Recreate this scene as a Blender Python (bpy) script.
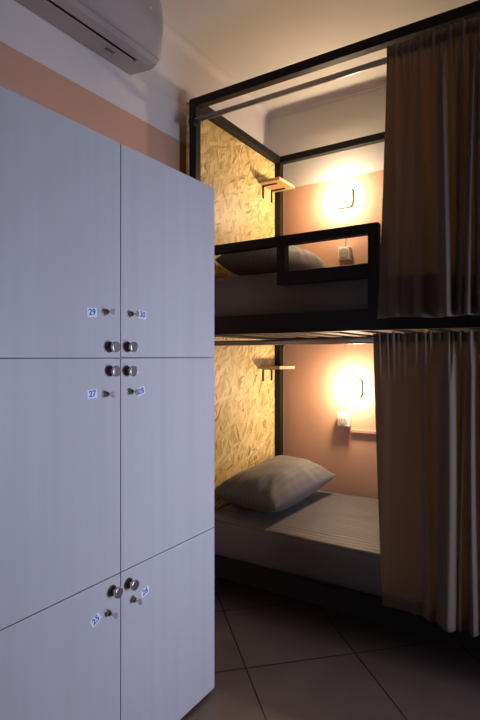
import bpy, bmesh, math, random
from mathutils import Vector, Matrix, noise
random.seed(7)
S = bpy.context.scene
for o in list(bpy.data.objects): bpy.data.objects.remove(o)
C = S.collection

# ------------------------------------------------------------------ camera, world, light, exposure
cam_d = bpy.data.cameras.new('camera'); cam = bpy.data.objects.new('camera', cam_d); C.objects.link(cam)
cam.location = (0, 0, 1.2); cam.rotation_euler = (math.radians(90), 0, math.radians(32.6))
cam_d.sensor_fit = 'VERTICAL'; cam_d.sensor_height = 36; cam_d.lens = 36 * 511 / 720
cam_d.shift_y = -3 / 720; cam_d.clip_start = 0.02
S.camera = cam
W = bpy.data.worlds.new('world'); S.world = W; W.use_nodes = True
W.node_tree.nodes['Background'].inputs[0].default_value = (0.35, 0.5, 0.9, 1)
W.node_tree.nodes['Background'].inputs[1].default_value = 0.2
def area(name, loc, rot, sx, sy, power, col):
    l = bpy.data.lights.new(name, 'AREA'); l.shape = 'RECTANGLE'; l.size = sx; l.size_y = sy
    l.energy = power; l.color = col
    o = bpy.data.objects.new(name, l); C.objects.link(o); o.location = loc; o.rotation_euler = rot
    return o
# daylight outside the window in the right wall
sun_l = area('window_daylight', (2.20, 1.55, 0.95), (0, math.radians(90), 0), 1.3, 0.7, 25, (0.63, 0.70, 0.98))
sun_l.data.spread = math.radians(80)
LAMP = 570.0
S.view_settings.view_transform = 'Standard'; S.view_settings.look = 'None'
S.view_settings.gamma = 1; S.view_settings.use_curve_mapping = False
S.view_settings.exposure = 0.0

# ------------------------------------------------------------------ materials
def new_mat(name):
    m = bpy.data.materials.new(name); m.use_nodes = True
    nt = m.node_tree; b = nt.nodes['Principled BSDF']
    return m, nt, b
def N(nt, typ, **kw):
    n = nt.nodes.new(typ)
    for k, v in kw.items(): setattr(n, k, v)
    return n
def simple(name, col, rough=0.6, metal=0.0, noise_scale=0, var=0.1, bump=0.0, coords='Object'):
    m, nt, b = new_mat(name)
    b.inputs['Base Color'].default_value = (*col, 1); b.inputs['Roughness'].default_value = rough
    b.inputs['Metallic'].default_value = metal
    if noise_scale:
        tc = N(nt, 'ShaderNodeTexCoord'); nz = N(nt, 'ShaderNodeTexNoise')
        nz.inputs['Scale'].default_value = noise_scale; nz.inputs['Detail'].default_value = 4
        nt.links.new(tc.outputs[coords], nz.inputs['Vector'])
        mx = N(nt, 'ShaderNodeMixRGB')
        mx.inputs[1].default_value = (*[c * (1 - var) for c in col], 1)
        mx.inputs[2].default_value = (*[min(1, c * (1 + var)) for c in col], 1)
        nt.links.new(nz.outputs['Fac'], mx.inputs[0]); nt.links.new(mx.outputs[0], b.inputs['Base Color'])
        if bump:
            bp = N(nt, 'ShaderNodeBump'); bp.inputs['Strength'].default_value = bump; bp.inputs['Distance'].default_value = 0.002
            nt.links.new(nz.outputs['Fac'], bp.inputs['Height']); nt.links.new(bp.outputs[0], b.inputs['Normal'])
    return m

def wall_paint(name, low, high, z):
    m, nt, b = new_mat(name)
    g = N(nt, 'ShaderNodeNewGeometry'); sp = N(nt, 'ShaderNodeSeparateXYZ')
    nt.links.new(g.outputs['Position'], sp.inputs[0])
    gt = N(nt, 'ShaderNodeMath', operation='GREATER_THAN'); gt.inputs[1].default_value = z
    nt.links.new(sp.outputs[2], gt.inputs[0])
    nz = N(nt, 'ShaderNodeTexNoise'); nz.inputs['Scale'].default_value = 3; nz.inputs['Detail'].default_value = 5
    nt.links.new(g.outputs['Position'], nz.inputs['Vector'])
    mx = N(nt, 'ShaderNodeMixRGB'); mx.inputs[1].default_value = (*low, 1); mx.inputs[2].default_value = (*high, 1)
    nt.links.new(gt.outputs[0], mx.inputs[0])
    mr = N(nt, 'ShaderNodeMapRange'); mr.inputs[3].default_value = 0.92; mr.inputs[4].default_value = 1.06
    nt.links.new(nz.outputs['Fac'], mr.inputs[0])
    mu = N(nt, 'ShaderNodeMixRGB', blend_type='MULTIPLY'); mu.inputs[0].default_value = 1
    nt.links.new(mx.outputs[0], mu.inputs[1]); nt.links.new(mr.outputs[0], mu.inputs[2])
    nt.links.new(mu.outputs[0], b.inputs['Base Color'])
    b.inputs['Roughness'].default_value = 0.7
    n2 = N(nt, 'ShaderNodeTexNoise'); n2.inputs['Scale'].default_value = 120
    nt.links.new(g.outputs['Position'], n2.inputs['Vector'])
    bp = N(nt, 'ShaderNodeBump'); bp.inputs['Strength'].default_value = 0.08; bp.inputs['Distance'].default_value = 0.002
    nt.links.new(n2.outputs['Fac'], bp.inputs['Height']); nt.links.new(bp.outputs[0], b.inputs['Normal'])
    return m

def tile_mat():
    m, nt, b = new_mat('floor_tile')
    g = N(nt, 'ShaderNodeNewGeometry')
    mp = N(nt, 'ShaderNodeMapping'); mp.vector_type = 'TEXTURE'
    mp.inputs['Location'].default_value = (-1.043, 1.673, 0)
    mp.inputs['Rotation'].default_value = (0, 0, math.radians(45.3))
    mp.inputs['Scale'].default_value = (0.454, 0.454, 1)
    nt.links.new(g.outputs['Position'], mp.inputs[0])
    sp = N(nt, 'ShaderNodeSeparateXYZ'); nt.links.new(mp.outputs[0], sp.inputs[0])
    ds = []
    for i in (0, 1):
        fr = N(nt, 'ShaderNodeMath', operation='PINGPONG'); fr.inputs[1].default_value = 0.5
        nt.links.new(sp.outputs[i], fr.inputs[0]); ds.append(fr)
    mn = N(nt, 'ShaderNodeMath', operation='MINIMUM')
    nt.links.new(ds[0].outputs[0], mn.inputs[0]); nt.links.new(ds[1].outputs[0], mn.inputs[1])
    mr = N(nt, 'ShaderNodeMapRange'); mr.inputs[1].default_value = 0.004; mr.inputs[2].default_value = 0.009
    nt.links.new(mn.outputs[0], mr.inputs[0])
    fl = N(nt, 'ShaderNodeVectorMath', operation='FLOOR'); nt.links.new(mp.outputs[0], fl.inputs[0])
    wn = N(nt, 'ShaderNodeTexWhiteNoise'); nt.links.new(fl.outputs[0], wn.inputs['Vector'])
    nz = N(nt, 'ShaderNodeTexNoise'); nz.inputs['Scale'].default_value = 5; nz.inputs['Detail'].default_value = 6
    nt.links.new(g.outputs['Position'], nz.inputs['Vector'])
    ad = N(nt, 'ShaderNodeMath', operation='MULTIPLY_ADD'); ad.inputs[1].default_value = 0.25
    nt.links.new(wn.outputs[0], ad.inputs[0]); nt.links.new(nz.outputs['Fac'], ad.inputs[2])
    cr = N(nt, 'ShaderNodeMixRGB'); cr.inputs[1].default_value = (0.13, 0.09, 0.07, 1); cr.inputs[2].default_value = (0.24, 0.17, 0.135, 1)
    nt.links.new(ad.outputs[0], cr.inputs[0])
    mx = N(nt, 'ShaderNodeMixRGB'); mx.inputs[1].default_value = (0.03, 0.022, 0.02, 1)
    nt.links.new(mr.outputs[0], mx.inputs[0]); nt.links.new(cr.outputs[0], mx.inputs[2])
    nt.links.new(mx.outputs[0], b.inputs['Base Color'])
    b.inputs['Roughness'].default_value = 0.42
    bp = N(nt, 'ShaderNodeBump'); bp.inputs['Strength'].default_value = 0.5; bp.inputs['Distance'].default_value = 0.003
    nt.links.new(mr.outputs[0], bp.inputs['Height']); nt.links.new(bp.outputs[0], b.inputs['Normal'])
    return m

def osb_mat(name='osb', axis=0):
    m, nt, b = new_mat(name)
    g = N(nt, 'ShaderNodeNewGeometry')
    layers = []
    warp = N(nt, 'ShaderNodeTexNoise'); warp.inputs['Scale'].default_value = 6; warp.inputs['Detail'].default_value = 2
    nt.links.new(g.outputs['Position'], warp.inputs['Vector'])
    sc = N(nt, 'ShaderNodeVectorMath', operation='MULTIPLY_ADD')
    sc.inputs[1].default_value = (0.05, 0.05, 0.05)
    nt.links.new(warp.outputs['Color'], sc.inputs[0]); nt.links.new(g.outputs['Position'], sc.inputs[2])
    for k, (ang, s) in enumerate(((8, 1.0), (-22, 1.1), (30, .9), (65, 1.1))):
        mp = N(nt, 'ShaderNodeMapping'); mp.vector_type = 'POINT'
        mp.inputs['Location'].default_value = (k * 3.1, k * 1.7, k * .9)
        mp.inputs['Rotation'].default_value = (math.radians(ang), 0, 0)
        nt.links.new(sc.outputs[0], mp.inputs[0])
        m2 = N(nt, 'ShaderNodeMapping'); m2.inputs['Scale'].default_value = (10, 60 * s, 13 * s)
        nt.links.new(mp.outputs[0], m2.inputs[0])
        v = N(nt, 'ShaderNodeTexVoronoi'); v.inputs['Scale'].default_value = 1; v.inputs['Randomness'].default_value = 1
        nt.links.new(m2.outputs[0], v.inputs['Vector'])
        sp = N(nt, 'ShaderNodeSeparateColor'); nt.links.new(v.outputs['Color'], sp.inputs[0])
        layers.append((sp, v, m2))
    # choose the layer patchwise
    cur = layers[0][0].outputs[0]; ed = layers[0][1].outputs['Distance']
    for k in (1, 2, 3):
        gt = N(nt, 'ShaderNodeMath', operation='GREATER_THAN'); gt.inputs[1].default_value = (0, .5, .62, .72)[k]
        nt.links.new(layers[k][0].outputs[1], gt.inputs[0])
        a = N(nt, 'ShaderNodeMix'); nt.links.new(gt.outputs[0], a.inputs[0]); nt.links.new(cur, a.inputs[2]); nt.links.new(layers[k][0].outputs[0], a.inputs[3]); cur = a.outputs[0]
        e = N(nt, 'ShaderNodeMix'); nt.links.new(gt.outputs[0], e.inputs[0]); nt.links.new(ed, e.inputs[2]); nt.links.new(layers[k][1].outputs['Distance'], e.inputs[3]); ed = e.outputs[0]
    cr = N(nt, 'ShaderNodeValToRGB'); r = cr.color_ramp
    r.elements[0].position = 0; r.elements[0].color = (0.34, 0.19, 0.05, 1)
    r.elements[1].position = 1; r.elements[1].color = (0.88, 0.68, 0.31, 1)
    for p, c in ((0.12, (0.55, 0.35, 0.10, 1)), (0.45, (0.70, 0.50, 0.18, 1)), (0.75, (0.80, 0.60, 0.25, 1))):
        x = r.elements.new(p); x.color = c
    nt.links.new(cur, cr.inputs[0])
    fib = N(nt, 'ShaderNodeTexNoise'); fib.inputs['Scale'].default_value = 2; fib.inputs['Detail'].default_value = 4
    mf = N(nt, 'ShaderNodeMapping'); mf.inputs['Scale'].default_value = (60, 140, 14)
    nt.links.new(g.outputs['Position'], mf.inputs[0]); nt.links.new(mf.outputs[0], fib.inputs['Vector'])
    mr = N(nt, 'ShaderNodeMapRange'); mr.inputs[1].default_value = .3; mr.inputs[2].default_value = .7; mr.inputs[3].default_value = .84; mr.inputs[4].default_value = 1.1
    nt.links.new(fib.outputs['Fac'], mr.inputs[0])
    mu = N(nt, 'ShaderNodeMixRGB', blend_type='MULTIPLY'); mu.inputs[0].default_value = 1
    nt.links.new(cr.outputs[0], mu.inputs[1]); nt.links.new(mr.outputs[0], mu.inputs[2])
    nt.links.new(mu.outputs[0], b.inputs['Base Color'])
    b.inputs['Roughness'].default_value = 0.5
    bp = N(nt, 'ShaderNodeBump'); bp.inputs['Strength'].default_value = 0.5; bp.inputs['Distance'].default_value = 0.0015
    nt.links.new(cur, bp.inputs['Height']); nt.links.new(bp.outputs[0], b.inputs['Normal'])
    return m

def grain_mat(name, c1, c2, scale, rough=0.4, bump=0.05):
    m, nt, b = new_mat(name)
    g = N(nt, 'ShaderNodeNewGeometry')
    mp = N(nt, 'ShaderNodeMapping'); mp.inputs['Scale'].default_value = scale
    nt.links.new(g.outputs['Position'], mp.inputs[0])
    nz = N(nt, 'ShaderNodeTexNoise'); nz.inputs['Scale'].default_value = 1; nz.inputs['Detail'].default_value = 6; nz.inputs['Roughness'].default_value = .6
    nt.links.new(mp.outputs[0], nz.inputs['Vector'])
    mr = N(nt, 'ShaderNodeMapRange'); mr.inputs[1].default_value = .3; mr.inputs[2].default_value = .7
    nt.links.new(nz.outputs['Fac'], mr.inputs[0])
    mx = N(nt, 'ShaderNodeMixRGB'); mx.inputs[1].default_value = (*c1, 1); mx.inputs[2].default_value = (*c2, 1)
    nt.links.new(mr.outputs[0], mx.inputs[0]); nt.links.new(mx.outputs[0], b.inputs['Base Color'])
    b.inputs['Roughness'].default_value = rough
    bp = N(nt, 'ShaderNodeBump'); bp.inputs['Strength'].default_value = bump; bp.inputs['Distance'].default_value = 0.001
    nt.links.new(nz.outputs['Fac'], bp.inputs['Height']); nt.links.new(bp.outputs[0], b.inputs['Normal'])
    return m

def stripe_fabric(name, c1, c2, period, rot=0, ra=.75, rb=.5):
    m, nt, b = new_mat(name)
    tc = N(nt, 'ShaderNodeTexCoord')
    mp = N(nt, 'ShaderNodeMapping'); mp.inputs['Rotation'].default_value = (0, 0, rot)
    nt.links.new(tc.outputs['Object'], mp.inputs[0])
    sp = N(nt, 'ShaderNodeSeparateXYZ'); nt.links.new(mp.outputs[0], sp.inputs[0])
    s = N(nt, 'ShaderNodeMath', operation='MULTIPLY'); s.inputs[1].default_value = 1 / period; nt.links.new(sp.outputs[1], s.inputs[0])
    f = N(nt, 'ShaderNodeMath', operation='FRACT'); nt.links.new(s.outputs[0], f.inputs[0])
    pp = N(nt, 'ShaderNodeMath', operation='PINGPONG'); pp.inputs[1].default_value = .5; nt.links.new(f.outputs[0], pp.inputs[0])
    mr = N(nt, 'ShaderNodeMapRange'); mr.inputs[1].default_value = .2; mr.inputs[2].default_value = .3; nt.links.new(pp.outputs[0], mr.inputs[0])
    mx = N(nt, 'ShaderNodeMixRGB'); mx.inputs[1].default_value = (*c1, 1); mx.inputs[2].default_value = (*c2, 1)
    nt.links.new(mr.outputs[0], mx.inputs[0]); nt.links.new(mx.outputs[0], b.inputs['Base Color'])
    r2 = N(nt, 'ShaderNodeMapRange'); r2.inputs[3].default_value = ra; r2.inputs[4].default_value = rb
    nt.links.new(mr.outputs[0], r2.inputs[0]); nt.links.new(r2.outputs[0], b.inputs['Roughness'])
    b.inputs['Sheen Weight'].default_value = .15
    n2 = N(nt, 'ShaderNodeTexNoise'); n2.inputs['Scale'].default_value = 600
    nt.links.new(tc.outputs['Object'], n2.inputs['Vector'])
    bp = N(nt, 'ShaderNodeBump'); bp.inputs['Strength'].default_value = 0.15; bp.inputs['Distance'].default_value = 0.001
    nt.links.new(n2.outputs['Fac'], bp.inputs['Height']); nt.links.new(bp.outputs[0], b.inputs['Normal'])
    return m

def curtain_mat():
    m, nt, b = new_mat('curtain_cloth')
    out = nt.nodes['Material Output']
    g = N(nt, 'ShaderNodeNewGeometry')
    mp = N(nt, 'ShaderNodeMapping'); mp.inputs['Scale'].default_value = (500, 60, 90)
    nt.links.new(g.outputs['Position'], mp.inputs[0])
    nz = N(nt, 'ShaderNodeTexNoise'); nz.inputs['Scale'].default_value = 1; nz.inputs['Detail'].default_value = 3
    nt.links.new(mp.outputs[0], nz.inputs['Vector'])
    mx = N(nt, 'ShaderNodeMixRGB'); mx.inputs[1].default_value = (0.12, 0.092, 0.072, 1); mx.inputs[2].default_value = (0.21, 0.165, 0.13, 1)
    nt.links.new(nz.outputs['Fac'], mx.inputs[0]); nt.links.new(mx.outputs[0], b.inputs['Base Color'])
    b.inputs['Roughness'].default_value = .9;     bp = N(nt, 'ShaderNodeBump'); bp.inputs['Strength'].default_value = 0.2; bp.inputs['Distance'].default_value = 0.001
    nt.links.new(nz.outputs['Fac'], bp.inputs['Height']); nt.links.new(bp.outputs[0], b.inputs['Normal'])
    tr = N(nt, 'ShaderNodeBsdfTranslucent'); tr.inputs[0].default_value = (0.54, 0.43, 0.33, 1)
    ms = N(nt, 'ShaderNodeMixShader'); ms.inputs[0].default_value = 0.42
    nt.links.new(b.outputs[0], ms.inputs[1]); nt.links.new(tr.outputs[0], ms.inputs[2]); nt.links.new(ms.outputs[0], out.inputs[0])
    return m

def emit(name, col, s):
    m, nt, b = new_mat(name)
    b.inputs['Base Color'].default_value = (*col, 1)
    b.inputs['Emission Color'].default_value = (*col, 1); b.inputs['Emission Strength'].default_value = s
    return m
def glass_mat():
    m, nt, b = new_mat('window_glass'); out = nt.nodes['Material Output']; nt.nodes.remove(b)
    t = N(nt, 'ShaderNodeBsdfTransparent'); gl = N(nt, 'ShaderNodeBsdfGlossy'); gl.inputs['Roughness'].default_value = .02
    f = N(nt, 'ShaderNodeFresnel'); f.inputs[0].default_value = 1.4; ms = N(nt, 'ShaderNodeMixShader')
    nt.links.new(f.outputs[0], ms.inputs[0]); nt.links.new(t.outputs[0], ms.inputs[1]); nt.links.new(gl.outputs[0], ms.inputs[2])
    nt.links.new(ms.outputs[0], out.inputs[0]); return m

PINK = (0.55, 0.30, 0.195); WHITE = (0.66, 0.60, 0.56)
M = dict(
    wall=wall_paint('painted_wall', PINK, WHITE, 2.273),
    ceil=simple('ceiling_paint', (0.70, 0.66, 0.60), .8, 0, 4, .04),
    plain=simple('unseen_wall_low_bounce', (0.10, 0.075, 0.065), .8, 0, 3, .1),  # unseen front and right walls, darkened to cut bounce onto the bed
    floor=tile_mat(), osb=osb_mat(),
    locker=grain_mat('pale_laminate', (0.53, 0.495, 0.485), (0.57, 0.54, 0.535), (6, 22, 0.7), .38, .02),
    lockbody=simple('locker_carcass', (0.35, 0.32, 0.31), .6, 0, 8, .08),
    black=simple('black_steel', (0.008, 0.007, 0.007), .55, 0, 40, .3, .05),
    chrome=simple('steel_tube', (0.42, 0.38, 0.36), .28, 1.0, 30, .1),
    nickel=simple('brushed_nickel', (0.68, 0.63, 0.58), .3, 1.0, 60, .15),
    darknickel=simple('dark_nickel', (0.24, 0.16, 0.12), .35, 1.0, 60, .15),
    slat=grain_mat('slat_wood', (0.03, 0.02, 0.014), (0.06, 0.04, 0.026), (4, 60, 60), .6),
    shelf=grain_mat('pine_shelf', (0.52, 0.31, 0.13), (0.72, 0.48, 0.24), (70, 5, 70), .5),
    sheet=stripe_fabric('striped_sheet', (0.085, 0.072, 0.066), (0.115, 0.099, 0.09), .03),
    case=stripe_fabric('striped_pillowcase', (0.135, 0.12, 0.112), (0.145, 0.13, 0.12), .028, math.radians(90), .8, .72),
    curtain=curtain_mat(),
    plastic=simple('white_plastic', (0.72, 0.66, 0.58), .35, 0, 20, .03),
    acplastic=simple('ac_plastic', (0.42, 0.37, 0.34), .35, 0, 10, .03),
    acdark=simple('vent_slot_shade', (0.01, 0.01, 0.01), .7, 0, 10, .1),
    acgrey=simple('grey_badge', (0.12, 0.11, 0.11), .4, 0, 10, .1),
    holeshade=simple('hole_shade', (0.05, 0.045, 0.04), .6, 0, 30, .1),
    cable=simple('pale_cable', (0.50, 0.40, 0.33), .5, 0, 30, .1),
    channel=simple('painted_channel', (0.52, 0.29, 0.21), .5, 0, 30, .05),
    bulb=emit('warm_bulb', (1.0, 0.78, 0.52), 1.0),
    led=emit('red_indicator', (1.0, 0.12, 0.05), 1.5),
    sticker=simple('sticker_white', (0.80, 0.85, 0.95), .4, 0, 30, .03),
    ink=simple('blue_ink', (0.03, 0.08, 0.35), .4, 0, 30, .1),
    frame=simple('window_frame_white', (0.6, 0.6, 0.6), .5, 0, 20, .03),
    glass=glass_mat(),
)
M['black'].node_tree.nodes['Principled BSDF'].inputs['Specular IOR Level'].default_value = .3
bt = M['bulb'].node_tree.nodes['Principled BSDF']
bt.inputs['Emission Strength'].default_value = LAMP

# ------------------------------------------------------------------ mesh helpers
def box(bm, a, b, mi=0, bev=0.0, seg=2):
    x0, y0, z0 = (min(a[i], b[i]) for i in range(3)); x1, y1, z1 = (max(a[i], b[i]) for i in range(3))
    t = bmesh.new()
    r = bmesh.ops.create_cube(t, size=1)
    for v in t.verts:
        v.co = Vector(((x0 + x1) / 2 + v.co.x * (x1 - x0), (y0 + y1) / 2 + v.co.y * (y1 - y0), (z0 + z1) / 2 + v.co.z * (z1 - z0)))
    if bev: bmesh.ops.bevel(t, geom=t.edges[:], offset=bev, segments=seg, affect='EDGES', profile=.5)
    for f in t.faces: f.material_index = mi
    merge(bm, t)
def merge(bm, t, mat=None):
    me = bpy.data.meshes.new('tmp'); t.to_mesh(me); t.free()
    if mat is not None: me.transform(mat)
    bm.from_mesh(me); bpy.data.meshes.remove(me)
def cyl(bm, p, q, r, seg=24, mi=0, r2=None, bev=0):
    p = Vector(p); q = Vector(q); d = q - p
    t = bmesh.new()
    bmesh.ops.create_cone(t, cap_ends=True, segments=seg, radius1=r, radius2=r if r2 is None else r2, depth=d.length)
    if bev:
        es = [e for e in t.edges if len(e.link_faces) == 2 and any(len(f.verts) > 4 for f in e.link_faces)]
        bmesh.ops.bevel(t, geom=es, offset=bev, segments=3, affect='EDGES', profile=.5)
    for f in t.faces: f.material_index = mi; f.smooth = len(f.verts) <= 4
    merge(bm, t, Matrix.Translation((p + q) / 2) @ d.to_track_quat('Z', 'Y').to_matrix().to_4x4())
def sphere(bm, c, r, mi=0, seg=32, sc=(1, 1, 1)):
    t = bmesh.new(); bmesh.ops.create_uvsphere(t, u_segments=seg, v_segments=seg // 2, radius=r)
    for f in t.faces: f.smooth = True; f.material_index = mi
    merge(bm, t, Matrix.Translation(c) @ Matrix.Diagonal((*sc, 1)))
def prism(bm, pts, a, b, axis='Y', mi=0, smooth=False):
    """extrude a 2-D outline along an axis; pts are (u,v): Y -> (x,z), X -> (y,z)"""
    def P(u, v, s): return (u, s, v) if axis == 'Y' else (s, u, v)
    A = [bm.verts.new(P(u, v, a)) for u, v in pts]; B = [bm.verts.new(P(u, v, b)) for u, v in pts]
    n = len(pts)
    for i in range(n):
        f = bm.faces.new((A[i], A[(i + 1) % n], B[(i + 1) % n], B[i])); f.smooth = smooth; f.material_index = mi
    f = bm.faces.new(A); f.material_index = mi; f = bm.faces.new(B[::-1]); f.material_index = mi
    return A, B
def tube(bm, pts, r, seg=10, mi=0):
    pts = [Vector(p) for p in pts]; rings = []
    for i, p in enumerate(pts):
        d = (pts[min(i + 1, len(pts) - 1)] - pts[max(i - 1, 0)]).normalized()
        q = d.to_track_quat('Z', 'Y')
        rings.append([bm.verts.new(p + q @ Vector((r * math.cos(a), r * math.sin(a), 0))) for a in [2 * math.pi * k / seg for k in range(seg)]])
    for i in range(len(rings) - 1):
        for k in range(seg):
            f = bm.faces.new((rings[i][k], rings[i][(k + 1) % seg], rings[i + 1][(k + 1) % seg], rings[i + 1][k])); f.smooth = True; f.material_index = mi
    bm.faces.new(rings[0][::-1]).material_index = mi; bm.faces.new(rings[-1]).material_index = mi
def link(name, bm, mats, parent=None, origin=None):
    bmesh.ops.recalc_face_normals(bm, faces=bm.faces[:])
    me = bpy.data.meshes.new(name); bm.to_mesh(me); bm.free()
    for m in (mats if isinstance(mats, (list, tuple)) else [mats]): me.materials.append(m)
    o = bpy.data.objects.new(name, me); C.objects.link(o)
    if origin is not None:
        me.transform(Matrix.Translation(-Vector(origin))); o.location = origin
    if parent is not None:
        o.parent = parent
        off = Vector((0, 0, 0)); p = parent
        while p is not None: off += p.location; p = p.parent
        o.location = Vector(o.location) - off
    return o
def tag(o, label=None, cat=None, group=None, kind=None):
    if label: o['label'] = label
    if cat: o['category'] = cat
    if group: o['group'] = group
    if kind: o['kind'] = kind
    return o
def thing(name, loc, label, cat, group=None):
    o = bpy.data.objects.new(name, None); C.objects.link(o); o.location = loc; o.empty_display_size = .1
    return tag(o, label, cat, group)
def part(name, parent, mats, *shapes, bev=0.0015):
    bm = bmesh.new()
    for s in shapes: s(bm)
    return link(name, bm, mats, parent)
def B(a, b, mi=0, bev=0.0015): return lambda bm: box(bm, a, b, mi, bev)

# ------------------------------------------------------------------ room
CE = 2.78; XL = -1.62; XU = -1.638; YB = 2.91; XR = 1.90; YF = -1.60
def struct(name, bm, m, origin=None): return tag(link(name, bm, m, None, origin), kind='structure')
bm = bmesh.new(); box(bm, (XL - .2, YF - .15, -.1), (XR + .15, YB + .15, 0)); struct('floor', bm, M['floor'])
bm = bmesh.new(); box(bm, (XL - .2, YF - .15, CE), (XR + .15, YB + .15, CE + .1)); struct('ceiling', bm, M['ceil'])
R = .05
fil = [(XU + R - R * math.cos(a), CE - R + R * math.sin(a)) for a in [math.pi / 2 * k / 8 for k in range(9)]]
bm = bmesh.new(); prism(bm, [(XL - .2, 0), (XL, 0), (XL, 2.452), (XL - .008, 2.46), (XU, 2.46)] + fil + [(XL - .2, CE)], YF, YB); struct('wall_left', bm, M['wall'])
fil = [(YB - R + R * math.cos(a), CE - R + R * math.sin(a)) for a in [math.pi / 2 * k / 8 for k in range(9)]]
bm = bmesh.new(); prism(bm, [(YB + .15, 0), (YB, 0)] + fil + [(YB + .15, CE)], XL - .2, XR + .15, 'X'); struct('wall_back', bm, M['wall'])
bm = bmesh.new(); box(bm, (XU, YB - .006, 2.745), (XR, YB + .01, 2.757), 0, .002); struct('trim_1', bm, M['wall'])
bm = bmesh.new(); box(bm, (XL - .2, YF - .15, 0), (XR + .15, YF, CE)); struct('wall_front', bm, M['plain'])
wy0, wy1, wz0, wz1 = 1.15, 1.93, .30, 1.60
bm = bmesh.new()
for a, b in (((XR, YF, 0), (XR + .15, wy0, CE)), ((XR, wy1, 0), (XR + .15, YB, CE)), ((XR, wy0, 0), (XR + .15, wy1, wz0)), ((XR, wy0, wz1), (XR + .15, wy1, CE))): box(bm, a, b)
struct('wall_right', bm, M['plain'])
w = tag(bpy.data.objects.new('window_1', None), kind='structure'); C.objects.link(w); w.location = (XR + .07, (wy0 + wy1) / 2, wz0)
fx0, fx1 = XR + .04, XR + .10; t = .05; ym = (wy0 + wy1) / 2
part('window_frame', w, M['frame'], B((fx0, wy0, wz0), (fx1, wy0 + t, wz1)), B((fx0, wy1 - t, wz0), (fx1, wy1, wz1)),
     B((fx0, wy0 + t, wz0), (fx1, wy1 - t, wz0 + t)), B((fx0, wy0 + t, wz1 - t), (fx1, wy1 - t, wz1)), B((fx0, ym - .03, wz0 + t), (fx1, ym + .03, wz1 - t)))
part('window_pane', w, M['glass'], B((XR + .068, wy0 + t, wz0 + t), (XR + .073, ym - .03, wz1 - t), 0, 0), B((XR + .068, ym + .03, wz0 + t), (XR + .073, wy1 - t, wz1 - t), 0, 0))

# ------------------------------------------------------------------ bunk bed
T = .04; X0 = -1.554; X1 = .48; Y0 = 1.97; Y1 = 2.876; ZT = 2.458
bed = thing('bunk_bed', (X0, Y0, 0), 'black steel two-tier bunk bed with strand-board headboard against the pink wall', 'bunk bed')
for (x, y) in ((X0, Y0), (X0, Y1 - T), (X1 - T, Y0), (X1 - T, Y1 - T)):
    part('post', bed, M['black'], B((x, y, 0), (x + T, y + T, ZT - T)))
zt = ZT - T
part('top_rail', bed, M['black'], B((X0, Y0, zt), (X1, Y0 + T, ZT)))
part('top_rail', bed, M['black'], B((X0, Y1 - T, zt), (X1, Y1, ZT)))
part('end_rail', bed, M['black'], B((X0, Y0 + T, zt), (X0 + T, Y1 - T, ZT)))
part('end_rail', bed, M['black'], B((X1 - T, Y0 + T, zt), (X1, Y1 - T, ZT)))
def base(z0, z1):
    part('side_rail', bed, M['black'], B((X0 + T, Y0, z0), (X1 - T, Y0 + T, z1)))
    part('side_rail', bed, M['black'], B((X0 + T, Y1 - T, z0), (X1 - T, Y1, z1)))
    part('end_rail', bed, M['black'], B((X0, Y0 + T, z0), (X0 + T, Y1 - T, z0 + .03)))
    part('end_rail', bed, M['black'], B((X1 - T, Y0 + T, z0), (X1, Y1 - T, z0 + .03)))
    n = 13
    for k in range(n):
        x = X0 + T + .03 + k * (X1 - X0 - 2 * T - .14) / (n - 1)
        part('slat', bed, M['slat'], B((x, Y0 + T, z0 + .012), (x + .08, Y1 - T, z0 + .03)))
base(1.305, 1.39); base(.165, .25)
# corner gussets under the upper base
def prism_gusset(bm, x, y, z, s=.05):
    A = [bm.verts.new((x, y, z)), bm.verts.new((x + s, y, z)), bm.verts.new((x, y, z - s))]
    Bv = [bm.verts.new((v.co.x, y + .005, v.co.z)) for v in A]
    bm.faces.new(A); bm.faces.new(Bv[::-1])
    for i in range(3): bm.faces.new((A[i], A[(i + 1) % 3], Bv[(i + 1) % 3], Bv[i]))
part('gusset', bed, M['black'], lambda bm: prism_gusset(bm, X0 + T, Y1 - T + .016, 1.305))
# headboard sheet of strand board, outside the end posts
hb = part('headboard', bed, M['osb'], B((X0 - .018, Y0 - .002, .14), (X0 - .0005, YB - .003, ZT - .01), 0, .001)); hb['label'] = 'yellow strand-board sheet'
# guard rail
bm = bmesh.new()
gz = 1.728
box(bm, (X0 + T, Y0, gz - T), (-.622, Y0 + T, gz), 0, .0015)
box(bm, (-.662, Y0, 1.39), (-.622, Y0 + T, gz - T), 0, .0015)
box(bm, (-1.070, Y0, 1.515), (-1.030, Y0 + T, gz - T), 0, .0015)
box(bm, (-1.030, Y0, 1.515), (-.662, Y0 + T, 1.570), 0, .0015)
link('guard_rail', bm, M['black'], bed)
# curtain rods with end brackets
RY = 1.938
for z in (2.328, 1.263):
    r = part('curtain_rod', bed, M['chrome'], lambda bm: cyl(bm, (-1.512, RY, z), (X1 - .03, RY, z), .0115, 20)); r['label'] = 'bare steel curtain tube'
    for x in (X0 + .012, X1 - T + .002):
        bk = part('rod_bracket', r, M['black'], B((x, Y0 - .002, z - .022), (x + .03, Y0, z + .03)), lambda bm: cyl(bm, (x + (.03 if x < 0 else 0), RY, z), (x + (.044 if x < 0 else -.014), RY, z), .016, 20),
                  B((x + (.018 if x < 0 else 0), RY - .012, z - .012), (x + .03 if x < 0 else x + .012, Y0, z + .012)))

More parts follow.
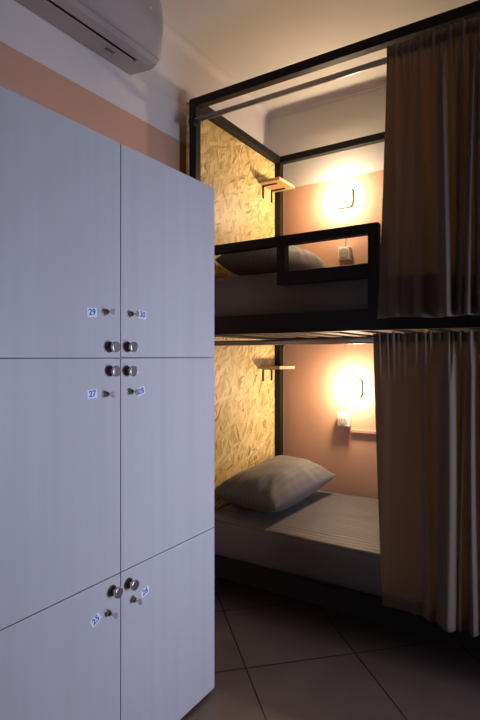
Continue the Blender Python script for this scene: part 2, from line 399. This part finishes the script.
# ------------------------------------------------------------------ mattresses
def mattress(z, h, label, seed, rumple):
    x0, x1, y0, y1 = X0 + .008 + T * 0, X1 - T - .02, Y0 + T + .002, YB - .012
    x0 = X0 + .002; y1 = Y1 - T - .002
    bm = bmesh.new(); t = bmesh.new()
    bmesh.ops.create_cube(t, size=1)
    for v in t.verts: v.co = Vector(((x0 + x1) / 2 + v.co.x * (x1 - x0), (y0 + y1) / 2 + v.co.y * (y1 - y0), z + h / 2 + v.co.z * h))
    # cut a grid
    for ax, n, a, b in ((0, 70, x0, x1), (1, 34, y0, y1), (2, 6, z, z + h)):
        for k in range(1, n):
            c = Vector(((x0 + x1) / 2, (y0 + y1) / 2, z + h / 2)); c[ax] = a + (b - a) * k / n
            nn = Vector((0, 0, 0)); nn[ax] = 1
            bmesh.ops.bisect_plane(t, geom=t.verts[:] + t.edges[:] + t.faces[:], plane_co=c, plane_no=nn)
    r = .035
    for v in t.verts:
        c = Vector((min(max(v.co.x, x0 + r), x1 - r), min(max(v.co.y, y0 + r), y1 - r), min(max(v.co.z, z + r), z + h - r)))
        d = v.co - c
        if d.length > 1e-6: v.co = c + d.normalized() * min(d.length, r)
        if v.co.z > z + h * .3:
            f = min(1, (v.co.z - z - h * .3) / (h * .6))
            p = Vector((v.co.x * 2.2, v.co.y * 9, seed))
            v.co.z += f * rumple * (noise.noise(p) + .5 * noise.noise(p * 2.3))
        if v.co.y < y0 + r * .6:
            v.co.y += rumple * .6 * (1 + noise.noise(Vector((v.co.x * 14, v.co.z * 3, seed + 5)))) 
    for f in t.faces: f.smooth = True
    merge(bm, t)
    o = link('mattress', bm, M['sheet'], None, ((x0 + x1) / 2, (y0 + y1) / 2, z))
    return tag(o, label, 'mattress', 'sheeted mattresses in the bunk bed')
mattress(.196, .214, 'mattress in striped charcoal sheet on the lower bunk beneath the pillow', 3.1, .005)
mattress(1.337, .25, 'mattress in dark grey sheet on the upper bunk behind the guard rail', 8.4, .006)

# ------------------------------------------------------------------ pillows
def pillow(c, hx, hy, top, bot, rx, ry, rz, label, seed):
    nu, nv = 64, 84
    bm = bmesh.new()
    grids = []
    def prof(u, v):
        a = max(0, 1 - abs(u) ** 2.6) ; b = max(0, 1 - abs(v) ** 3.2)
        return (a * b) ** .50
    for side in (1, -1):
        g = []
        for i in range(nu + 1):
            row = []
            for j in range(nv + 1):
                u = math.sin((2 * i / nu - 1) * math.pi / 2); v = math.sin((2 * j / nv - 1) * math.pi / 2)
                pinch_x = 1 - .09 * (1 - abs(v) ** 2) * abs(u) ** 2 * 0 - .05 * (1 - v * v) * abs(u)
                pinch_y = 1 - .06 * (1 - u * u) * abs(v)
                cr = 1 - .015 * (u * v) ** 6
                x = u * hx * pinch_x * cr; y = v * hy * pinch_y * cr
                h = prof(u, v)
                p = Vector((u * 2.1, v * 2.6, seed))
                e = (1 - h)
                # creases running in from the seams and corners
                ang = math.atan2(v, u)
                cre = noise.noise(Vector((math.cos(ang) * 5, math.sin(ang) * 5, seed))) * max(0, (u * u + v * v) - .25)
                wr = .010 * noise.noise(p) + .020 * cre * min(1, h * 2.5)
                lump = .10 * noise.noise(p * .8 + Vector((3, 1, 0)))
                z = side * (top if side > 0 else bot) * h * (1 + lump) + (wr * min(1, h * 3) if side > 0 else 0)
                row.append(bm.verts.new((x, y, z)))
            g.append(row)
        for i in range(nu):
            for j in range(nv):
                f = bm.faces.new((g[i][j], g[i + 1][j], g[i + 1][j + 1], g[i][j + 1])); f.smooth = True
    bmesh.ops.remove_doubles(bm, verts=bm.verts[:], dist=.0008)
    o = link('pillow', bm, M['case'])
    o.location = c; o.rotation_euler = (rx, ry, rz)
    # small open hem at the end of the pillowcase
    return tag(o, label, 'pillow', 'pillows at the headboard')
pillow((-1.325, 2.455, .513), .19, .345, .112, .092, math.radians(2.5), math.radians(4), math.radians(-2), 'plump grey pillow on the lower bunk at the headboard', 1.7)
pillow((-1.325, 2.455, 1.690), .19, .345, .125, .092, math.radians(3), math.radians(6), math.radians(2), 'dark grey pillow on the upper bunk behind the guard rail', 5.2)

# ------------------------------------------------------------------ curtains
def curtain(zr, zh, zb, xl_top, xl_bot, label, seed, ridges, n=620, m=60):
    """cloth gathered on the rod: zr rod height, zh top of the header, zb hem"""
    XE = X1 - .09
    bm = bmesh.new(); rows = []
    rnd = random.Random(int(seed * 10))
    ridges = list(ridges); xr = ridges[-1][0]
    while xr < XE - .03:
        xr += rnd.uniform(.032, .055); ridges.append((xr, rnd.uniform(.010, .016), rnd.uniform(.025, .05)))
    heads = []; hx = xl_top + .01
    while hx < XE:
        heads.append((hx, rnd.uniform(.003, .007), rnd.uniform(.004, .016))); hx += rnd.uniform(.012, .034)
    def fold(x, f):
        v = 0
        for k, (c, w, a) in enumerate(ridges):
            cc = c + .012 * math.sin(2.1 * f + k * 1.7); ww = w * (1 + .7 * f)
            q = (x - cc) / ww
            if abs(q) < 4: v = max(v, a * (.75 + .35 * f) * math.exp(-q * q))
        return -v + .004 * noise.noise(Vector((x * 14, f * 2.2, seed)))
    def head(x):
        v = 0
        for c, w, a in heads:
            q = (x - c) / w
            if abs(q) < 4: v += a * math.exp(-q * q)
        return -v
    for j in range(m + 1):
        f = j / m
        z = zh + (zb - zh) * (f ** 1.15)
        k = []
        near = math.exp(-((z - zr) / .03) ** 2)
        g = max(0, 1 - (zr - z) / .16) if z < zr else 1
        for i in range(n + 1):
            s = i / n
            x = (xl_top + (xl_bot - xl_top) * f ** 1.5) * (1 - s) + XE * s
            y = RY - .020 + fold(x, f) * (1 - g) + head(x) * (g if z < zr else 1)
            y = min(y, RY - .0145 if z > 1.20 or True else 9) if z > zr - .02 else min(y, Y0 - .008)
            dz = 0
            if z > zr + .012: dz = .008 * noise.noise(Vector((s * 60, seed, 2)))
            if j == m or j >= m - 3: dz += .010 * noise.noise(Vector((s * 6, seed, 4)))
            # the hem sags lower under the deeper folds
            dz += -f * .012 * s
            k.append(bm.verts.new((x, y, z + dz)))
        rows.append(k)
    for j in range(m):
        for i in range(n):
            fc = bm.faces.new((rows[j][i], rows[j][i + 1], rows[j + 1][i + 1], rows[j + 1][i])); fc.smooth = True
    # rod pocket: back layer behind the rod
    pk = []
    for zz in (zr + .014, zr + .006, zr - .006, zr - .018):
        row = []
        for i in range(0, n + 1, 2):
            s = i / n
            row.append(bm.verts.new((xl_top * (1 - s) + XE * s, RY + .0135 + .003 * math.sin(2 * math.pi * 46 * s), zz)))
        pk.append(row)
    for a in range(3):
        for i in range(len(pk[0]) - 1):
            fc = bm.faces.new((pk[a][i], pk[a][i + 1], pk[a + 1][i + 1], pk[a + 1][i])); fc.smooth = True
    o = link('curtain', bm, M['curtain'], None, (xl_top, RY, zr))
    sd = o.modifiers.new('cloth', 'SOLIDIFY'); sd.thickness = .0012; sd.offset = 0
    return tag(o, label, 'curtain', 'curtains drawn half across the bunks')
curtain(2.328, 2.368, 1.345, -.570, -.607, 'taupe brown cloth curtain hanging beside the upper bunk', 1.3,
        [(-.545, .012, .010), (-.492, .016, .008), (-.432, .014, .018), (-.358, .012, .048), (-.312, .012, .034), (-.272, .011, .045)])
curtain(1.263, 1.290, .262, -.622, -.585, 'taupe brown cloth curtain hanging beside the lower bunk', 4.9,
        [(-.590, .02, .006), (-.52, .03, .006), (-.455, .014, .010), (-.420, .012, .022), (-.352, .020, .055), (-.300, .012, .035), (-.262, .010, .04)])

# ------------------------------------------------------------------ shelves on the headboard
def shelf(z, label):
    x = X0 + .0005
    s = thing('wall_shelf', (x, 2.73, z), label, 'shelf', 'small shelves on the headboard')
    part('board', s, M['shelf'], B((x, 2.64, z), (x + .140, 2.838, z + .017)))
    for y in (2.680, 2.785):
        part('bracket', s, M['black'], B((x, y, z - .075), (x + .004, y + .016, z), 0, 0), B((x + .004, y, z - .004), (x + .095, y + .016, z), 0, 0))
shelf(2.238, 'small pine shelf on the headboard of the upper bunk')
shelf(1.128, 'small pine shelf on the headboard of the lower bunk')

# ------------------------------------------------------------------ wall lamps, sockets, cables
def rounded_plate(bm, cx, cz, hw, r, y0, y1, mi=0):
    pts = []
    for k in range(32):
        a = 2 * math.pi * k / 32 + math.pi / 32
        sx = 1 if math.cos(a) > 0 else -1; sz = 1 if math.sin(a) > 0 else -1
        pts.append((cx + sx * (hw - r) + r * math.cos(a), cz + sz * (hw - r) + r * math.sin(a)))
    A = [bm.verts.new((x, y0, z)) for x, z in pts]; Bv = [bm.verts.new((x, y1, z)) for x, z in pts]
    Cv = [bm.verts.new((cx + (x - cx) * .93, y1 - .004 * (1 if y1 > y0 else -1) * -1, cz + (z - cz) * .93)) for x, z in pts]
    n = len(pts)
    for i in range(n):
        for P, Q in ((A, Bv), (Bv, Cv)):
            f = bm.faces.new((P[i], P[(i + 1) % n], Q[(i + 1) % n], Q[i])); f.material_index = mi
    bm.faces.new(A).material_index = mi; bm.faces.new(Cv[::-1]).material_index = mi
def lamp(x, z, label, bx=0):
    t = thing('wall_lamp', (x, YB, z), label, 'lamp', 'small reading lamps on the back wall')
    part('base_plate', t, M['plastic'], lambda bm: rounded_plate(bm, x, z, .052, .022, YB, YB - .012))
    part('lamp_holder', t, M['plastic'], lambda bm: cyl(bm, (x, YB - .014, z), (x + bx, YB - .062, z), .018, 28, 0, .016, .002))
    def bulb(bm):
        sphere(bm, (x + bx * 1.2, YB - .085, z), .026)
    b = part('bulb', t, M['bulb'], bulb); b['label'] = 'glowing warm bulb'
LX1, LZ1 = -1.118, 2.144; LX0, LZ0 = -1.061, 1.016
lamp(LX1, LZ1, 'small wall lamp with glowing bulb above the upper bunk', -.008)
lamp(LX0, LZ0, 'small wall lamp with glowing bulb above the lower bunk', 0)
def socket(x, z, label):
    s = thing('power_socket', (x, YB, z), label, 'socket', 'surface sockets on the back wall')
    part('socket_box', s, M['plastic'], B((x - .036, YB - .038, z - .038), (x + .036, YB, z + .038), 0, .004))
    def face(bm):
        cyl(bm, (x, YB - .0385, z), (x, YB - .0415, z), .024, 28, 0, .024, .001)
    part('socket_rim', s, M['acplastic'], lambda bm: cyl(bm, (x, YB - .0380, z), (x, YB - .0388, z), .029, 32))
    f = part('socket_face', s, M['cable'], face)
    part('pin_hole_shade', f, M['holeshade'], lambda bm: cyl(bm, (x - .009, YB - .0416, z), (x - .009, YB - .0425, z), .0035, 12))  # dark discs on the face stand in for shade inside the holes
    part('pin_hole_shade', f, M['holeshade'], lambda bm: cyl(bm, (x + .009, YB - .0416, z), (x + .009, YB - .0425, z), .0035, 12))
socket(-1.110, 1.812, 'square surface socket above the upper mattress')
socket(-1.113, .828, 'square surface socket above the lower mattress')
bm = bmesh.new(); tube(bm, [(LX1 + .006, YB - .004, z) for z in (2.091, 2.03, 1.97, 1.91, 1.8515)], .003)
tag(link('power_cable', bm, M['cable'], None, (LX1, YB, 1.96)), 'thin pale cable between lamp and socket of the upper bunk', 'cable', 'cables on the back wall')
bm = bmesh.new(); tube(bm, [(-1.113, YB - .004, z) for z in (1.34, 1.2, 1.05, .95, .8675)], .003)
tag(link('power_cable', bm, M['cable'], None, (-1.113, YB, 1.08)), 'thin cable running down the lower bunk wall to the socket', 'cable', 'cables on the back wall')
bm = bmesh.new(); box(bm, (-1.076, YB - .016, .755), (X1 - .05, YB, .775), 0, .002)
tag(link('cable_channel', bm, M['channel'], None, (-.3, YB, .765)), 'thin pink horizontal cable channel on the wall beside the lower socket', 'cable channel')

# ------------------------------------------------------------------ air conditioner
ay0, ay1 = .86, 1.69
AXB = -1.672
ac = thing('air_conditioner', (AXB, 1.27, 2.48), 'white wall-mounted air conditioner under the ceiling above the lockers', 'air conditioner')
prof_b = [(AXB, 2.482), (-1.60, 2.474), (-1.572, 2.472), (-1.545, 2.471), (-1.520, 2.482), (-1.505, 2.497), (-1.53, 2.74), (-1.55, 2.757), (AXB, 2.757)]
notch = [(-1.572, 2.472), (-1.572, 2.495), (-1.552, 2.495), (-1.552, 2.4712)]
prof_n = prof_b[:2] + notch + prof_b[3:]
def casing(bm):
    prism(bm, prof_n, ay0 + .07, ay1 - .085); 
    prism(bm, prof_b, ay1 - .085, ay1 - .004); prism(bm, prof_b, ay0 + .004, ay0 + .07)
part('casing', ac, M['acplastic'], casing)
part('slot_shade_liner', ac, M['acdark'], lambda bm: prism(bm, [(-1.5715, 2.4945), (-1.5715, 2.478), (-1.5705, 2.478), (-1.5705, 2.4935), (-1.5535, 2.4935), (-1.5535, 2.478), (-1.5525, 2.478), (-1.5525, 2.4945)], ay0 + .071, ay1 - .086))  # black liner added so the outlet slot reads as deep shade
def fpanel(bm):
    # curved front, its ends rounded off
    outer = [(-1.502, 2.499), (-1.486, 2.525), (-1.475, 2.56), (-1.469, 2.60), (-1.467, 2.645), (-1.470, 2.69), (-1.478, 2.725), (-1.494, 2.75), (-1.52, 2.760)]
    inner = [(-1.535, 2.7575), (-1.527, 2.74), (-1.5035, 2.4985)]
    P = outer + inner; secs = []
    ys = [(ay0, .35), (ay0 + .004, .62), (ay0 + .014, .86), (ay0 + .03, .97), (ay0 + .05, 1), (ay1 - .05, 1), (ay1 - .03, .97), (ay1 - .014, .86), (ay1 - .004, .62), (ay1, .35)]
    for y, k in ys:
        row = []
        for (x, z) in P:
            xr = -1.530 + (z - 2.74) * -.11 if True else 0
            xr = max(xr, -1.53) if z > 2.74 else -1.5035 - (z - 2.4985) * .11
            row.append(bm.verts.new((xr + (x - xr) * k if x > xr else x, y, z)))
        secs.append(row)
    n = len(P)
    for a in range(len(secs) - 1):
        for i in range(n):
            f = bm.faces.new((secs[a][i], secs[a][(i + 1) % n], secs[a + 1][(i + 1) % n], secs[a + 1][i])); f.smooth = i < len(outer) - 1
    bm.faces.new(secs[0]); bm.faces.new(secs[-1][::-1])
fp = part('front_panel', ac, M['acplastic'], fpanel)
part('indicator_light', fp, M['led'], lambda bm: cyl(bm, (-1.470, 1.596, 2.650), (-1.4655, 1.596, 2.650), .0022, 12))
part('badge', ac, M['acgrey'], B((-1.606, 1.478, 2.4735), (-1.594, 1.520, 2.4705), 0, .0005))

ac.location = Vector(ac.location) + Vector((.055, -.052, -.043))

# ------------------------------------------------------------------ lockers
LX = -1.063
def on_door(px, py, x=LX):
    """a point of the photo taken on the plane of the locker doors"""
    u = (px - 240) / 511; dx = -.5388 + .8425 * u; dy = .8425 + .5388 * u
    t = x / dx
    return dy * t, 1.2 - (py - 357) / 511 * t
lk = thing('locker_cabinet', (-1.33, 1.036, 0), 'pale wood-look cabinet of six numbered lockers along the left wall', 'locker')
LY = (.578, 1.036, 1.494); LZ = (.015, .5905, 1.197, 1.806); TH = .018
def carcass(bm):
    x0 = XL + .012; x1 = LX - TH - .002
    box(bm, (x0, LY[0], 0), (x1, LY[0] + .018, 1.806)); box(bm, (x0, LY[2] - .018, 0), (x1, LY[2], 1.806)); box(bm, (x0, LY[1] - .012, 0), (x1, LY[1] + .012, 1.788))
    box(bm, (x0, LY[0] + .018, 1.788), (x1, LY[2] - .018, 1.806))
    for z in (.015, .5815, 1.188): box(bm, (x0, LY[0] + .018, z), (x1, LY[2] - .018, z + .018))
    box(bm, (x0, LY[0] + .018, 0), (x0 + .004, LY[2] - .018, 1.788))
part('carcass', lk, M['lockbody'], carcass)
def text_bm(txt, size):
    cu = bpy.data.curves.new('t', 'FONT'); cu.body = txt; cu.size = size; cu.align_x = 'CENTER'; cu.align_y = 'CENTER'; cu.extrude = .0003; cu.offset = .0004
    o = bpy.data.objects.new('t', cu); C.objects.link(o)
    bpy.context.view_layer.update()
    me = bpy.data.meshes.new_from_object(o.evaluated_get(bpy.context.evaluated_depsgraph_get()))
    bpy.data.objects.remove(o); return me
specs = {  # (col,row): number, sticker px, lock px, knob px, tilt
    (0, 2): ('29', (92, 312.3), (104.5, 312), (109.3, 347), 3),
    (1, 2): ('30', (142.3, 314.8), (129.3, 314), (127.3, 347), -6),
    (0, 1): ('27', (92.3, 394), (104.5, 394), (109.8, 371), 3),
    (1, 1): ('28', (141, 391), (129.3, 391.5), (126.8, 371), 14),
    (0, 0): ('25', (95.6, 620), (107, 612.5), (112, 590.5), 28),
    (1, 0): ('26', (145, 591.5), (132, 599), (128.5, 583), 12),
}
for (c, r), (num, sp, lp, kp, tilt) in specs.items():
    gp = .002
    d = part('door', lk, M['locker'], B((LX - TH, LY[c] + .0016, LZ[r] + (.003 if (c, r) == (1, 2) else .0012)), (LX, LY[c + 1] - .0016, LZ[r + 1] - .0012), 0, .0008))
    ky, kz = on_door(*kp)
    def knob(bm):
        cyl(bm, (LX + .0002, ky, kz), (LX + .004, ky, kz), .0155, 32, 1, .0145, .001)
        cyl(bm, (LX + .004, ky, kz), (LX + .018, ky, kz), .006, 20, 0)
        cyl(bm, (LX + .017, ky, kz), (LX + .021, ky, kz), .007, 28, 0, .0145)
        cyl(bm, (LX + .0208, ky, kz), (LX + .029, ky, kz), .0150, 32, 0, .0150, .0025)
    part('knob', d, [M['nickel'], M['darknickel']], knob)
    ly, lz = on_door(*lp)
    def lock(bm):
        cyl(bm, (LX + .0002, ly, lz), (LX + .003, ly, lz), .0105, 28, 0, .0100, .0008)
        cyl(bm, (LX + .003, ly, lz), (LX + .013, ly, lz), .0075, 24, 1, .0070, .001)
    part('lock', d, [M['nickel'], M['darknickel']], lock)
    def key(bm):
        ka = 0 if r else (random.random() - .3)
        t = bmesh.new()
        box(t, (0, -.001, -.003), (.012, .001, .003), 0, .0003)
        cyl(t, (.019, -.001, 0), (.019, .001, 0), .0085, 20, 0)
        merge(bm, t, Matrix.Translation((LX + .013, ly, lz)) @ Matrix.Rotation(ka, 4, 'X'))
    part('key', d, M['nickel'], key)
    sy, sz = on_door(*sp)
    def stick(bm):
        t = bmesh.new()
        box(t, (-.0165, -.0120, 0), (.0165, .0120, .0004), 0, 0)
        me = text_bm(num, .0235)
        n0 = len(t.faces); me.transform(Matrix.Translation((0, 0, .0007)))
        t.from_mesh(me); t.faces.ensure_lookup_table()
        for f in t.faces[n0:]: f.material_index = 1
        Mx = Matrix.Translation((LX + .0002, sy, sz)) @ Matrix.Rotation(math.radians(tilt), 4, 'X') @ Matrix(((0, 0, 1, 0), (1, 0, 0, 0), (0, 1, 0, 0), (0, 0, 0, 1)))
        merge(bm, t, Mx)
    s = part('number_sticker', d, [M['sticker'], M['ink']], stick); s['label'] = 'white sticker with blue number ' + num
